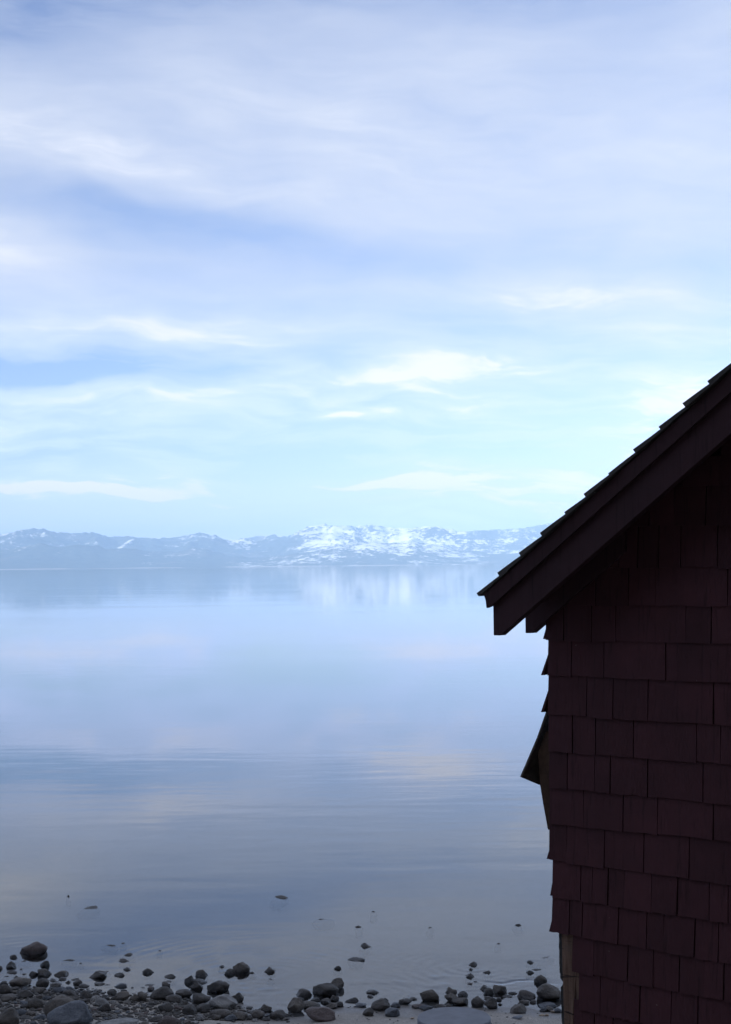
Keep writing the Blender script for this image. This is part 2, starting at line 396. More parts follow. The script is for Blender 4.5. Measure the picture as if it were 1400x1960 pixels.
# ------------------------------------------------------------------ far mountains
def build_mountains():
    prof = [(-2600, 52), (-1800, 66), (-1200, 48), (-700, 70), (-350, 58), (-120, 66), (0, 65), (25, 70), (52, 76), (82, 76), (105, 69), (130, 67), (185, 68), (206, 59), (240, 61), (280, 57), (300, 56),
            (340, 58), (385, 67), (415, 59), (437, 51), (460, 54), (525, 61), (540, 57), (553, 58), (568, 66), (590, 76), (616, 80), (636, 78),
            (660, 77), (684, 76), (716, 79), (740, 73), (780, 71), (832, 75), (852, 70), (884, 63), (948, 66), (1000, 68), (1056, 77), (1120, 84), (1250, 80), (1400, 66), (1700, 72), (2300, 60), (3400, 66)]
    pa = np.array([p[0] for p in prof], float); ph = np.array([p[1] for p in prof], float)
    naz, nr = 1500, 190
    pxs = np.linspace(-2400, 3300, naz); az = np.arctan((pxs - 700) / F)
    # far shore distance: nearer point in the middle
    t = np.linspace(0, 1, nr)[:, None]
    r0 = 11500 + 700 * fbm(pxs[None] / 500, np.zeros((1, naz)), 3, 50)
    r = r0 + t * 5200
    X = r * np.sin(az)[None]; Y = r * np.cos(az)[None]
    rg = fbm(X / 1150 + .5 * fbm(X / 2000, Y / 2000, 3, 61), Y / 1900 + .5 * fbm(X / 2000, Y / 2000, 3, 66), 7, 20, True, .56)
    fine = fbm(X / 420, Y / 420, 5, 33, False, .6)
    shape = np.clip(t / .82, 0, 1) ** 1.15 * np.clip((1.06 - t) / .18, 0, 1)
    foot = np.exp(-((t - .22) / .12) ** 2) * .16 * np.clip(.3 + fbm(X / 1800, Y / 1800, 3, 77), 0, 1)
    h = shape * (1 + .75 * rg + .16 * fine) + foot * (1 + .4 * rg) + .02 * fine * np.clip(t * 6, 0, 1)
    h = np.maximum(h, 0)
    elev = (h * 1000 / r * F).max(0)
    k = np.interp(pxs, pa, ph) / elev
    ker = np.exp(-np.linspace(-2, 2, 9) ** 2); ker /= ker.sum()
    k = np.convolve(np.pad(k, 4, mode='edge'), ker, 'valid')
    Z = h * 1000 * k[None] + CAM_H * 0
    Z = np.where(t < .004, -6, Z + np.where(t < .03, 1.0, 1.0))
    me = grid_mesh('mountains', X, Y, Z)
    elevpx = Z / r * F
    # where snow lies: higher ground, open slopes, most on the big massif right of centre
    px = np.broadcast_to(pxs[None], Z.shape)
    mass = np.exp(-((px - 665) / 140) ** 2) * .36 + np.exp(-((px - 830) / 90) ** 2) * .15 + np.exp(-((px - 395) / 60) ** 2) * .07
    open_ = fbm(X / 420, Y / 700, 5, 91) * .40
    snow = .025 + np.clip(elevpx / 75, 0, 1.1) * .20 + mass * np.clip(elevpx / 40, .7, 1) + open_ + np.clip((px - 850) / 500, 0, 1) * .04
    run = np.exp(-(((px - (238 + (elevpx - 45) * 1.5)) / 4.5) ** 2)) * ((elevpx > 38) & (elevpx < 56)) * .45
    at = me.attributes.new('snow', 'FLOAT', 'POINT'); at.data.foreach_set('value', (snow + run).ravel().astype(np.float32))
    global MTN_TOP; MTN_TOP = float(Z.max())
    o = link('mountains', me, M_MTN); tag(o, 'long blue hazy mountain range with patches of snow across the lake', None, kind='structure')
build_mountains()

# ------------------------------------------------------------------ haze: closed box of air round everything
def build_haze():
    x0, x1, y0, y1, z0, z1 = -23000, 23000, -1200, 19800, -9.0, MTN_TOP + 12
    v = [(x, y, z) for z in (z0, z1) for x, y in ((x0, y0), (x1, y0), (x1, y1), (x0, y1))]
    f = [(3, 2, 1, 0), (4, 5, 6, 7), (0, 1, 5, 4), (1, 2, 6, 5), (2, 3, 7, 6), (3, 0, 4, 7)]
    m = bpy.data.materials.new('haze'); m.use_nodes = True; t = m.node_tree; t.nodes.clear()
    out = t.nodes.new('ShaderNodeOutputMaterial'); pv = t.nodes.new('ShaderNodeVolumePrincipled')
    pv.inputs['Color'].default_value = (.47, .70, 1, 1); pv.inputs['Density'].default_value = 9.0e-5
    pv.inputs['Anisotropy'].default_value = -0.4
    t.links.new(pv.outputs[0], out.inputs['Volume'])
    o = link('haze', mesh('haze', v, f), m); tag(o, 'pale blue haze over the lake', None, kind='stuff')
build_haze()

# ------------------------------------------------------------------ the shingled shed
WA = R(38.5)
ES = Vector((math.cos(WA), -math.sin(WA), 0)); EN = Vector((-math.sin(WA), -math.cos(WA), 0)); EZ = Vector((0, 0, 1))
_d = ray(1056, 1300); O0 = CP + _d * (6.0 / _d.y); O0.z = 0
def fr(s, t, z): return O0 + ES * s + EN * t + EZ * z            # s along the wall, t out of the wall, z up
def on_wall(px, py, t=0.0):
    d = ray(px, py); p0 = O0 + EN * t
    k = (p0 - CP).dot(EN) / d.dot(EN); p = CP + d * k
    return (p - O0).dot(ES), p.z
shed = bpy.data.objects.new('shed', None); COL.objects.link(shed)
GROUND_SHED = 1.2
shed.location = (O0.x, O0.y, 0); shed.rotation_euler = (0, 0, -WA)
SHED_INV = (Matrix.Translation(shed.location) @ Matrix.Rotation(-WA, 4, 'Z')).inverted()
# in the shed's own frame: x = s, y = -t (into the building), z up
def loc(s, t, z): return Vector((s, -t, z))
def part(name, v, f, mat, parent=shed, smooth=False, bev=0):
    me = mesh(name, v, f, smooth)
    if bev: bevel(me, bev)
    return link(name, me, mat, parent)
tag(shed, 'dark red shingled lakeside shed with a steep gable roof at the right edge', 'shed')

RO = .25                                        # gable overhang in front of the wall
e0 = on_wall(922, 1131, RO); e1 = on_wall(1398, 700, RO)
SL = (e1[1] - e0[1]) / (e1[0] - e0[0]); PIT = math.atan(SL)
def roof_off(px, py, t=RO):                     # vertical distance below the roof line
    s, z = on_wall(px, py, t); return z - (e0[1] + SL * (s - e0[0]))
RIDGE_S = 2.25; LEN = 4.2; WIDTH = 2 * RIDGE_S
def roof_z(s): return e0[1] + SL * (min(s, WIDTH - s) - e0[0]) if True else 0
d_trimtop = (roof_off(934, 1138) + roof_off(1390, 722)) / 2
d_trimbot = (roof_off(945, 1161) + roof_off(1203, 929)) / 2
d_bot = (roof_off(957, 1216) + roof_off(1395, 833)) / 2
s_trim = on_wall(937, 1152, RO)[0]; s_board = on_wall(945, 1190, RO)[0]; s_bt = on_wall(957, 1216, RO)[0]
zb_board = on_wall(950, 1216, RO)[1]
print('pitch', math.degrees(PIT), 'offs', d_trimtop, d_trimbot, d_bot, 'eave s', e0, 'trim', s_trim, s_board, s_bt)

# rows of shingles: (left bottom px, right bottom px, joints px, left start px or None)
ROWS = [((1290, 855), (1400, 852), [1330], None),
        ((1240, 930), (1400, 928), [1310, 1381], None),
        ((1170, 1007), (1400, 1006), [1206, 1244.6, 1293.6], None),
        ((1110, 1086), (1400, 1087), [1150, 1188.6, 1224, 1263.6, 1306, 1376], None),
        ((1050, 1157), (1400, 1162), [1091, 1143, 1206, 1258, 1396], 1050),
        ((1047, 1225), (1400, 1232), [1082, 1135, 1182, 1316, 1365], 1048),
        ((1052, 1292), (1400, 1307), [1097, 1158.6, 1277, 1299], 1052),
        ((1052, 1367), (1400, 1388), [1127, 1177, 1244, 1369], 1053),
        ((1053, 1436.5), (1400, 1462), [1099, 1143, 1216, 1336, 1383], 1054),
        ((1055, 1506), (1400, 1538), [1089.5, 1142, 1172, 1243, 1349], 1055),
        ((1056, 1575), (1400, 1610), [1121, 1197, 1262.6, 1368.5], 1056),
        ((1052, 1644), (1400, 1692), [1088, 1160, 1235.6, 1322], 1054),
        ((1062, 1715), (1400, 1766), [1115, 1138, 1167.5, 1198, 1251, 1300, 1360, 1396], 1061),
        ((1059, 1781), (1400, 1844), [1093, 1118, 1186, 1240, 1273, 1332, 1377], 1060),
        ((1099, 1858), (1400, 1917), [1140, 1205, 1253, 1302.5, 1351, 1388], 1099),
        ((1111, 1931), (1400, 1992), [1152, 1196, 1228, 1287.5, 1338], 1111),
        ((1101, 2002), (1400, 2068), [1141, 1177, 1230, 1290, 1350], 1102)]
rows = []
for (l, r_, js, st) in ROWS:
    a = on_wall(*l); b = on_wall(*r_); sl = (b[1] - a[1]) / (b[0] - a[0])
    rows.append(dict(z0=a[1] - sl * a[0], sl=sl, j=js, st=st, ymid=(l[1] + r_[1]) / 2 - 34, sR=b[0]))
print('row z', [(round(r['z0'], 3), round(r['sl'], 4)) for r in rows])
msl = sum(r['sl'] for r in rows[4:]) / len(rows[4:])
# carry on downward to the ground, out of the picture
while rows[-1]['z0'] > GROUND_SHED:
    rows.append(dict(z0=rows[-1]['z0'] - .147, sl=msl, j=None, st=None, ymid=None, sR=None))
for i in range(7):
    rows.insert(0, dict(z0=rows[0]['z0'] + .15, sl=0, j=None, st=None, ymid=None, sR=None))

def shingle_mesh(name, w, h, tb, tt, seed, curl=0.0):
    """wedge: x 0..w, z 0..h (butt at 0), back at y=0, front -tb at butt, -tt at top, with an uneven butt"""
    rr = random.Random(seed); n = 4
    v = []; f = []
    bz = [rr.uniform(-.003, .003) for _ in range(n)]; lean = rr.uniform(-.0025, .0025)
    for k, (fz, th) in enumerate(((0, tb), (.5, (tb + tt) / 2 + rr.uniform(-.0008, .0012)), (1, tt))):
        for side in (0, 1):
            for i in range(n):
                x = w * i / (n - 1) + lean * (1 - fz)
                z = h * fz + (bz[i] if k == 0 else 0)
                y = (-th if side == 0 else 0) - curl * (1 - fz) ** 2 * (1 if side == 0 else .9)
                v.append((x, y, z))
    W = 2 * n
    for k in range(2):
        for side in (0, 1):
            for i in range(n - 1):
                a = k * W + side * n + i; q = (a, a + 1, a + 1 + W, a + W)
                f.append(q if side == 0 else q[::-1])
        a = k * W; f.append((a, a + W, a + W + n, a + n)); a = k * W + n - 1; f.append((a, a + n, a + n + W, a + W))
    f.append(tuple(list(range(n - 1, -1, -1)) + list(range(n, 2 * n))))
    a = 2 * W; f.append(tuple(list(range(a, a + n)) + list(range(a + 2 * n - 1, a + n - 1, -1))))
    return v, f
TB, TT = .016, .005
front = link('front_wall', mesh('front_wall', *prism(
    [(.03, GROUND_SHED), (WIDTH - .03, GROUND_SHED), (WIDTH - .03, roof_z(WIDTH) - .03), (RIDGE_S, roof_z(RIDGE_S) - .06), (.03, roof_z(.03) - .06)],
    .06, lambda s, t, z: loc(s, t - .016, z))), M_DARK, shed)
rest_v, rest_f = [], []
S_VIS = on_wall(1400, 1500)[0] + .25
nsh = 0
for ri, r in enumerate(rows):
    h = (rows[ri - 1]['z0'] - r['z0']) if ri else .15
    js = []
    if r['j']:
        js = [on_wall(x, r['ymid'])[0] for x in r['j']]
        s_start = on_wall(r['st'], r['ymid'])[0] if r['st'] else None
    else: s_start = None
    if s_start is None: s_start = max(.0, (r['z0'] + .09 - e0[1]) / SL + e0[0])
    edges = [s_start] + [j for j in js if j > s_start + .02]
    while edges[-1] < WIDTH - .2: edges.append(edges[-1] + random.uniform(.09, .26))
    edges.append(WIDTH)
    for i in range(len(edges) - 1):
        a, b = edges[i], edges[i + 1]; gap = random.uniform(.0025, .005)
        if r['st'] is None or i > 0: a += gap / 2
        b -= gap / 2
        if b - a < .012: continue
        zb = r['z0'] + r['sl'] * (a if r['j'] else 0) + random.uniform(-.0025, .0025)
        ztop = roof_z((a + b) / 2) - .16
        hh = h * 1.22
        if zb > max(roof_z(a), roof_z(b)) - .10: continue
        hh = min(hh, max(.03, min(roof_z(a), roof_z(b)) - .06 - zb) if a < RIDGE_S < b or True else hh)
        v, f = shingle_mesh('shingle', b - a, hh, TB + random.uniform(-.002, .003), TT, ri * 100 + i)
        if a < S_VIS and zb > 1.75:
            o = link('shingle', mesh('shingle', v, f), M_SHINGLE, front)
            o.location = loc(a, .0005 * (i % 3), zb); nsh += 1
            tilt = -r['sl'] if False else 0
            o.rotation_euler = (0, -math.atan(r['sl']) + random.uniform(-.004, .004), 0)
        else:
            k = len(rest_v); rest_v += [(p[0] + a, p[1] - .0005 * (i % 3), p[2] + zb) for p in v]; rest_f += [tuple(q + k for q in ff) for ff in f]
o = link('shingle_field', mesh('shingle_field', rest_v, rest_f), M_SHINGLE, front); tag(o, kind='stuff')

# side wall facing the lake: sheathing and shingles flaring past the corner
side = link('side_wall', mesh('side_wall', [loc(s, t, z) for s in (.03, .09) for t in (-.08, -LEN) for z in (GROUND_SHED, roof_z(.06) - .06)],
            [(0, 1, 3, 2), (4, 6, 7, 5), (0, 4, 5, 1), (2, 3, 7, 6), (0, 2, 6, 4), (1, 5, 7, 3)]), M_DARK, shed)
# butt positions of the side courses as their silhouettes show them: (px, py) of the outermost butt
SIDE = [((1046, 1224), 1157), ((1042.5, 1291), 1222), ((1042.5, 1363), 1289), None, None, None, ((1053, 1644), 1580), ((1060, 1712), 1640), ((1058.5, 1781), 1712)]
sv, sf = [], []
for k in range(-3, len(SIDE) + 8):
    spec = SIDE[k] if 0 <= k < len(SIDE) else None
    if spec:
        sb, zb = on_wall(spec[0][0], spec[0][1], -.02); zt = on_wall(1052, spec[1], -.02)[1]
    elif k < 0: zb = on_wall(1046, 1224, -.02)[1] - k * .15; sb = -.006; zt = zb + .15
    elif k < len(SIDE): zb = on_wall(1050, (1436, 1506, 1575)[k - 3], -.02)[1]; sb = .004; zt = zb + .15
    else: zb = on_wall(1058, 1781, -.02)[1] - (k - len(SIDE) + 1) * .15; sb = .008; zt = zb + .15
    if zb < GROUND_SHED or zb > roof_z(0) - .12: continue
    t = -.001; i = 0
    lost = k in (3, 4, 5)
    while t > -LEN:
        w = random.uniform(.1, .22)
        if (lost and t > -.30) or (k >= len(SIDE) and t > -.18 ): t -= w; continue
        out = (.016 - sb) if (spec and t > -.25) else .024
        v, f = shingle_mesh('shingle', w - .004, min(zt - zb + .03, roof_z(0) - .05 - zb), .011, .005, 900 + k * 50 + i, curl=0)
        # own frame: x along depth (into the building), y outward = -s
        base = .02
        pts = []
        for (x, y, z) in v:
            fz = max(0, 1 - z / max(.01, zt - zb))
            pts.append(((base - .004) - (out - .006) * fz + (y if y == 0 else y), -(t - x), z + zb))
        ff = [q[::-1] for q in f]
        if t > -.7 and zb > 1.75: link('shingle', mesh('shingle', pts, ff), M_SHINGLE, side)
        else: kk = len(sv); sv += pts; sf += [tuple(q + kk for q in g_) for g_ in ff]
        t -= w; i += 1
o = link('shingle_field', mesh('shingle_field', sv, sf), M_SHINGLE, side); tag(o, kind='stuff')

def plate(name, pts, thick, mat, parent, label=None, sub=1):
    """thick sheet through 3-D points in the shed frame"""
    P = [Vector(p) for p in pts]; n = Vector((0, 0, 0))
    for i in range(1, len(P) - 1): n += (P[i] - P[0]).cross(P[i + 1] - P[0])
    n.normalize(); k = len(P)
    v = [p + n * thick / 2 for p in P] + [p - n * thick / 2 for p in P]
    f = [tuple(range(k)), tuple(range(2 * k - 1, k - 1, -1))] + [(i, i + k, (i + 1) % k + k, (i + 1) % k) for i in range(k)]
    me = mesh(name, v, f); bm = bmesh.new(); bm.from_mesh(me)
    bmesh.ops.triangulate(bm, faces=bm.faces); bmesh.ops.recalc_face_normals(bm, faces=bm.faces); bm.to_mesh(me); bm.free()
    o = link(name, me, mat, parent)
    if label: o['label'] = label
    return o
def pw(px, py, t): s, z = on_wall(px, py, t); return loc(s, t, z)
M_LOOSE = mat_plain('loose_shingle_back', (.06, .048, .04), (.105, .085, .07), 25)
plate('loose_shingle', [pw(1051, 1352, -.03), pw(1030, 1412, -.035), pw(997.5, 1487.5, -.03), pw(1035.5, 1503.5, -.13), pw(1047, 1440, -.17), pw(1066, 1352, -.20)],
      .008, M_LOOSE, side, 'loose dark shingle bent out from the corner over the water')
plate('torn_paper', [pw(1046, 1400, -.055), pw(1031, 1442, -.05), pw(1035.5, 1503, -.05), pw(1041, 1538, -.045), pw(1050, 1587, -.04), pw(1053.5, 1589, -.035), pw(1058, 1584, -.03), pw(1060, 1400, -.03)],
      .006, M_PAPER, side, 'torn brown backing hanging below the loose shingle')

# bare corner post and its broken cladding
def jag(pl, seed, amt):
    rr = random.Random(seed); out = []
    for (a, b) in zip(pl, pl[1:] + pl[:1]):
        n = max(1, int((Vector(b) - Vector(a)).length / .012))
        for i in range(n):
            out.append((a[0] + (b[0] - a[0]) * i / n + rr.uniform(-amt, amt), a[1] + (b[1] - a[1]) * i / n))
    return out
zlow = GROUND_SHED
def W2(px, py, t=-.01): return on_wall(px, py, t)
sL = W2(1076, 1800)[0]; sLb = W2(1081, 1950)[0]
post_poly = [W2(1075.5, 1770), W2(1078, 1868), W2(1081, 1960), (sLb, zlow), (sLb + .10, zlow), W2(1099, 1960), W2(1106, 1860), (sL + .11, W2(1076, 1770)[1])]
v, f = prism(post_poly[::-1], .09, lambda s, t, z: loc(s, t - .004, z))
post = part('corner_post', v, f, M_WOOD, bev=.004); post['label'] = 'bare weathered brown corner post under the lowest corner shingles'
strip = jag([W2(1070.5, 1778), W2(1072, 1862)], 3, .0012)[:9] + [W2(1072, 1862), W2(1073.2, 1862.5), W2(1073.5, 1872), W2(1079, 1880), W2(1077, 1886), W2(1074, 1890), W2(1074.5, 1900), W2(1074, 1915), W2(1076, 1930), W2(1075.5, 1945), W2(1077, 1962), (sLb - .01, zlow), (sLb + .02, zlow), W2(1082, 1960), W2(1081.5, 1880), W2(1078.5, 1778)]
v, f = prism(strip[::-1], .05, lambda s, t, z: loc(s, t - .008, z)); o = part('bark_edge', v, f, M_FELT, post)
for k, (x0, x1, ya, yb, t) in enumerate(((1104, 1107.5, 1850, 1923, .002), (1107.5, 1109.3, 1855, 1912, .006), (1109.5, 1111.5, 1855, 1915, .003))):
    q = [W2(x0, yb, t), W2(x1, yb - 6, t), W2(x1 - .3, ya, t), W2(x0 - .8, ya, t)]
    v, f = prism(q, .006, lambda s, tt, z, t=t: loc(s, tt + t, z)); part('splinter', v, f, M_WOOD, post)

# roof ------------------------------------------------------------------------------------------------
roof = link('roof', None, None, shed) if False else None
def rz(s): return e0[1] + SL * (s - e0[0])
deck_d = d_trimtop + .004
t0, t1 = RO + .012, -LEN - RO
def slope_slab(name, sA, sB, dtop, dbot, ta, tb, mat, parent, mirror=False, cut=None):
    zz = lambda s, d: rz(s) + d
    poly = [(sA, zz(sA, dtop)), (sA, zz(sA, dbot)), (sB, zz(sB, dbot)), (sB, zz(sB, dtop))] if cut is None else cut
    if mirror: poly = [(WIDTH - s, z) for s, z in poly][::-1]
    v, f = prism(poly[::-1], ta - tb, lambda s, t, z: loc(s, t + ta, z))
    me = mesh(name, v, f); bm = bmesh.new(); bm.from_mesh(me); bmesh.ops.recalc_face_normals(bm, faces=bm.faces); bm.to_mesh(me); bm.free()
    return link(name, me, mat, parent)
sE = e0[0]
roof = slope_slab('roof', s_trim + .012, RIDGE_S, d_trimtop - .001, d_trimtop - .032, RO - .012, t1 + .01, M_DARK, shed)
slope_slab('roof_deck', s_trim + .012, RIDGE_S, d_trimtop - .001, d_trimtop - .032, RO - .012, t1 + .01, M_DARK, roof, True)
def tail(sc, dtop, dbot, s_foot, send):
    """board along the rake with a plumb cut at the eave and a short level foot"""
    return [(sc, rz(sc) + dtop), (sc, rz(s_foot) + dbot), (s_foot, rz(s_foot) + dbot), (send, rz(send) + dbot), (send, rz(send) + dtop)]
barge = slope_slab('barge_board', 0, 0, 0, 0, RO, RO - .04, M_BOARD, shed, cut=tail(s_board, d_trimtop - .002, d_bot, s_bt, RIDGE_S))
slope_slab('barge_board', 0, 0, 0, 0, RO, RO - .04, M_BOARD, shed, True, cut=tail(s_board, d_trimtop - .002, d_bot, s_bt, RIDGE_S))
trim_cut = [(s_trim - .012, rz(s_trim - .012) + d_trimtop), (s_trim - .004, rz(s_trim) + d_trimtop - .03), (s_trim, rz(s_trim + .01) + d_trimbot), (s_trim + .02, rz(s_trim + .02) + d_trimbot), (RIDGE_S, rz(RIDGE_S) + d_trimbot), (RIDGE_S, rz(RIDGE_S) + d_trimtop)]
slope_slab('rake_trim', 0, 0, 0, 0, RO + .02, RO + .001, M_BOARD, shed, cut=trim_cut)
slope_slab('rake_trim', 0, 0, 0, 0, RO + .02, RO + .001, M_BOARD, shed, True, cut=trim_cut)
# rafter tails along the eave, the first one close to the wall
k = 0; tt = .0
while tt > -LEN:
    tb_ = .03 if k == 0 else tt
    slope_slab('rafter', 0, 0, 0, 0, tb_, tb_ - .045, M_BOARD, shed, cut=tail(s_board + (.004 if k == 0 else 0), d_trimtop - .034, d_bot, s_bt, .35 if k == 0 else .4))
    k += 1; tt -= .6
# roof shingles, courses from the eave up
steps = [(920, 1132), (961, 1100), (1003, 1057), (1044, 1020), (1090, 977), (1128, 940), (1172, 898), (1220, 855), (1269, 812), (1316, 770), (1362, 732)]
ss_ = [on_wall(x, y, RO)[0] for x, y in steps]
while ss_[-1] < RIDGE_S - .1: ss_.append(ss_[-1] + .118)
cp_, sp_ = math.cos(PIT), math.sin(PIT)
rv, rf = [], []
for ci, s0 in enumerate(ss_):
    nxt = ss_[ci + 1] if ci + 1 < len(ss_) else RIDGE_S
    L = (nxt - s0) / cp_ * 1.35
    if ci == len(ss_) - 1: L = (RIDGE_S - s0) / cp_
    t = RO + .035 + random.uniform(-.006, .006); i = 0
    while t > t1 - .03:
        w = random.uniform(.1, .2)
        v, f = shingle_mesh('s', w - .004, L, .017 + random.uniform(-.003, .003), .005, 5000 + ci * 60 + i)
        pts = []
        for (x, y, z) in v:                   # z runs up the slope, -y is out of the roof
            u = z; n_ = -y + d_trimtop * cp_ + .002 + .004 * (1 - z / L)
            pts.append((s0 + u * cp_ - n_ * sp_, -(t - x), rz(s0) + u * sp_ + n_ * cp_))
        if t > RO - .55 : 
            bmv = mesh('shingle', pts, [q[::-1] for q in f]); o = link('shingle', bmv, M_ROOF, roof)
        else: kk = len(rv); rv += pts; rf += [tuple(q + kk for q in g_[::-1]) for g_ in f]
        kk = len(rv); rv += [(WIDTH - a, b, c) for a, b, c in pts]; rf += [tuple(q + kk for q in g_) for g_ in f]
        t -= w; i += 1
o = link('shingle_field', mesh('shingle_field', rv, rf), M_ROOF, roof); tag(o, kind='stuff')
print('front shingles', nsh)


# ------------------------------------------------------------------ rocks on the shore and in the shallows
def rock_mesh(name, seed, kind):
    rr = random.Random(seed)
    bm = bmesh.new(); bmesh.ops.create_icosphere(bm, subdivisions=4 if kind == 'big' else 3, radius=1)
    cuts = []
    ncut = {'round': 8, 'big': 9, 'angular': 14, 'flat': 8}[kind]
    for _ in range(ncut):
        n = Vector((rr.gauss(0, 1), rr.gauss(0, 1), rr.gauss(0, .8))).normalized()
        cuts.append((n, rr.uniform(*{'round': (.62, .88), 'big': (.64, .9), 'angular': (.48, .8), 'flat': (.55, .85)}[kind])))
    off = Vector((rr.uniform(0, 90), rr.uniform(0, 90), rr.uniform(0, 90)))
    k = {'round': .10, 'big': .11, 'angular': .10, 'flat': .10}[kind]
    for v in bm.verts:
        p = v.co.copy()
        for n, d in cuts:
            e = p.dot(n) - d
            if e > 0: p -= n * e * .95
        q = v.co + off
        p *= 1 + k * 2.2 * noise.noise(q * .9) + k * .8 * noise.noise(q * 2.3) + k * .30 * noise.noise(q * 6) + k * .14 * noise.noise(q * 13)
        v.co = p
    lo = Vector([min(v.co[i] for v in bm.verts) for i in range(3)]); hi = Vector([max(v.co[i] for v in bm.verts) for i in range(3)])
    for v in bm.verts: v.co = Vector([(v.co[i] - lo[i]) / (hi[i] - lo[i]) * 2 - 1 for i in range(3)])
    for f in bm.faces: f.smooth = True
    me = bpy.data.meshes.new(name); bm.to_mesh(me); bm.free(); return me
SHAPES = {'o': [('round', 10 + i) for i in range(7)], 'B': [('big', 60 + i) for i in range(6)], 'a': [('angular', 30 + i) for i in range(9)], 'f': [('flat', 90 + i) for i in range(5)]}
ROCK_MESH = {}
def rock_data(sh, i, mk):
    lst = SHAPES[sh]; k, seed = lst[i % len(lst)]
    key = (k, seed, mk)
    if key not in ROCK_MESH:
        me = rock_mesh('rock', seed, k); me.materials.append(M_ROCK[mk]); ROCK_MESH[key] = me
    return ROCK_MESH[key]
def ground_hit(px, py, floor0=True):
    """first meeting of the view ray with the beach or, further out, the water surface"""
    d = ray(px, py); z = 0.0
    for _ in range(6):
        p = CP + d * ((z - CAM_H) / d.z); z = gz(p.x, p.y)
        if floor0: z = max(z, 0.0)
    return CP + d * ((z - CAM_H) / d.z)
rock_i = 0
def rock(cx, yb, w, h, sh='o', mk='g', label=None, rot=None, name='rock', cat='rock', sink=.25):
    global rock_i
    rock_i += 1; rr = random.Random(rock_i * 77 + 5)
    p = ground_hit(cx, yb)
    if gz(p.x, p.y) < -.004: yb -= .20 * h; h *= .82; p = ground_hit(cx, yb)      # its reflection doubles it in the water
    dist = (p - CP).length; m = dist / F
    W = w * m; D = W * rr.uniform(.65, .9)
    drop = CAM_H / dist / dist * F * .5              # pixels per metre of depth / 2
    D = min(D, .42 * h / max(drop, 1e-3)); q = D * drop
    hz = math.sqrt(max((h - q) ** 2 - q * q, (.3 * h) ** 2)) * m
    semi = hz * (1 + sink) / 2
    c = Vector((p.x, p.y + D * .42, 0)); g0 = max(0.0, gz(c.x, c.y)) if gz(c.x, c.y) > 0 else 0.0
    o = link(name, rock_data(sh, rock_i, mk))
    zc = p.z + hz - semi
    # stones standing in water reach down to the bed
    bed = gz(c.x, c.y); top = p.z + hz; bottom = min(zc - semi, bed - .01) if bed < 0 else zc - semi
    semi = (top - bottom) / 2; zc = (top + bottom) / 2
    sub = (p.z - zc) / semi                           # widen so the cut at the waterline keeps its width
    k = 1 / math.sqrt(max(.3, 1 - min(.83, max(0, sub)) ** 2)) if sub > .0 else 1
    o.location = (c.x, c.y, zc); o.scale = (W / 2 * k * .97, D / 2 * k, semi)
    o.rotation_euler = (0, R(rot) if rot is not None else rr.uniform(-.16, .16), rr.uniform(-.5, .5))
    if rr.random() < .5: o.scale.x *= -1
    if label: tag(o, label, cat, 'shore rocks')
    return o
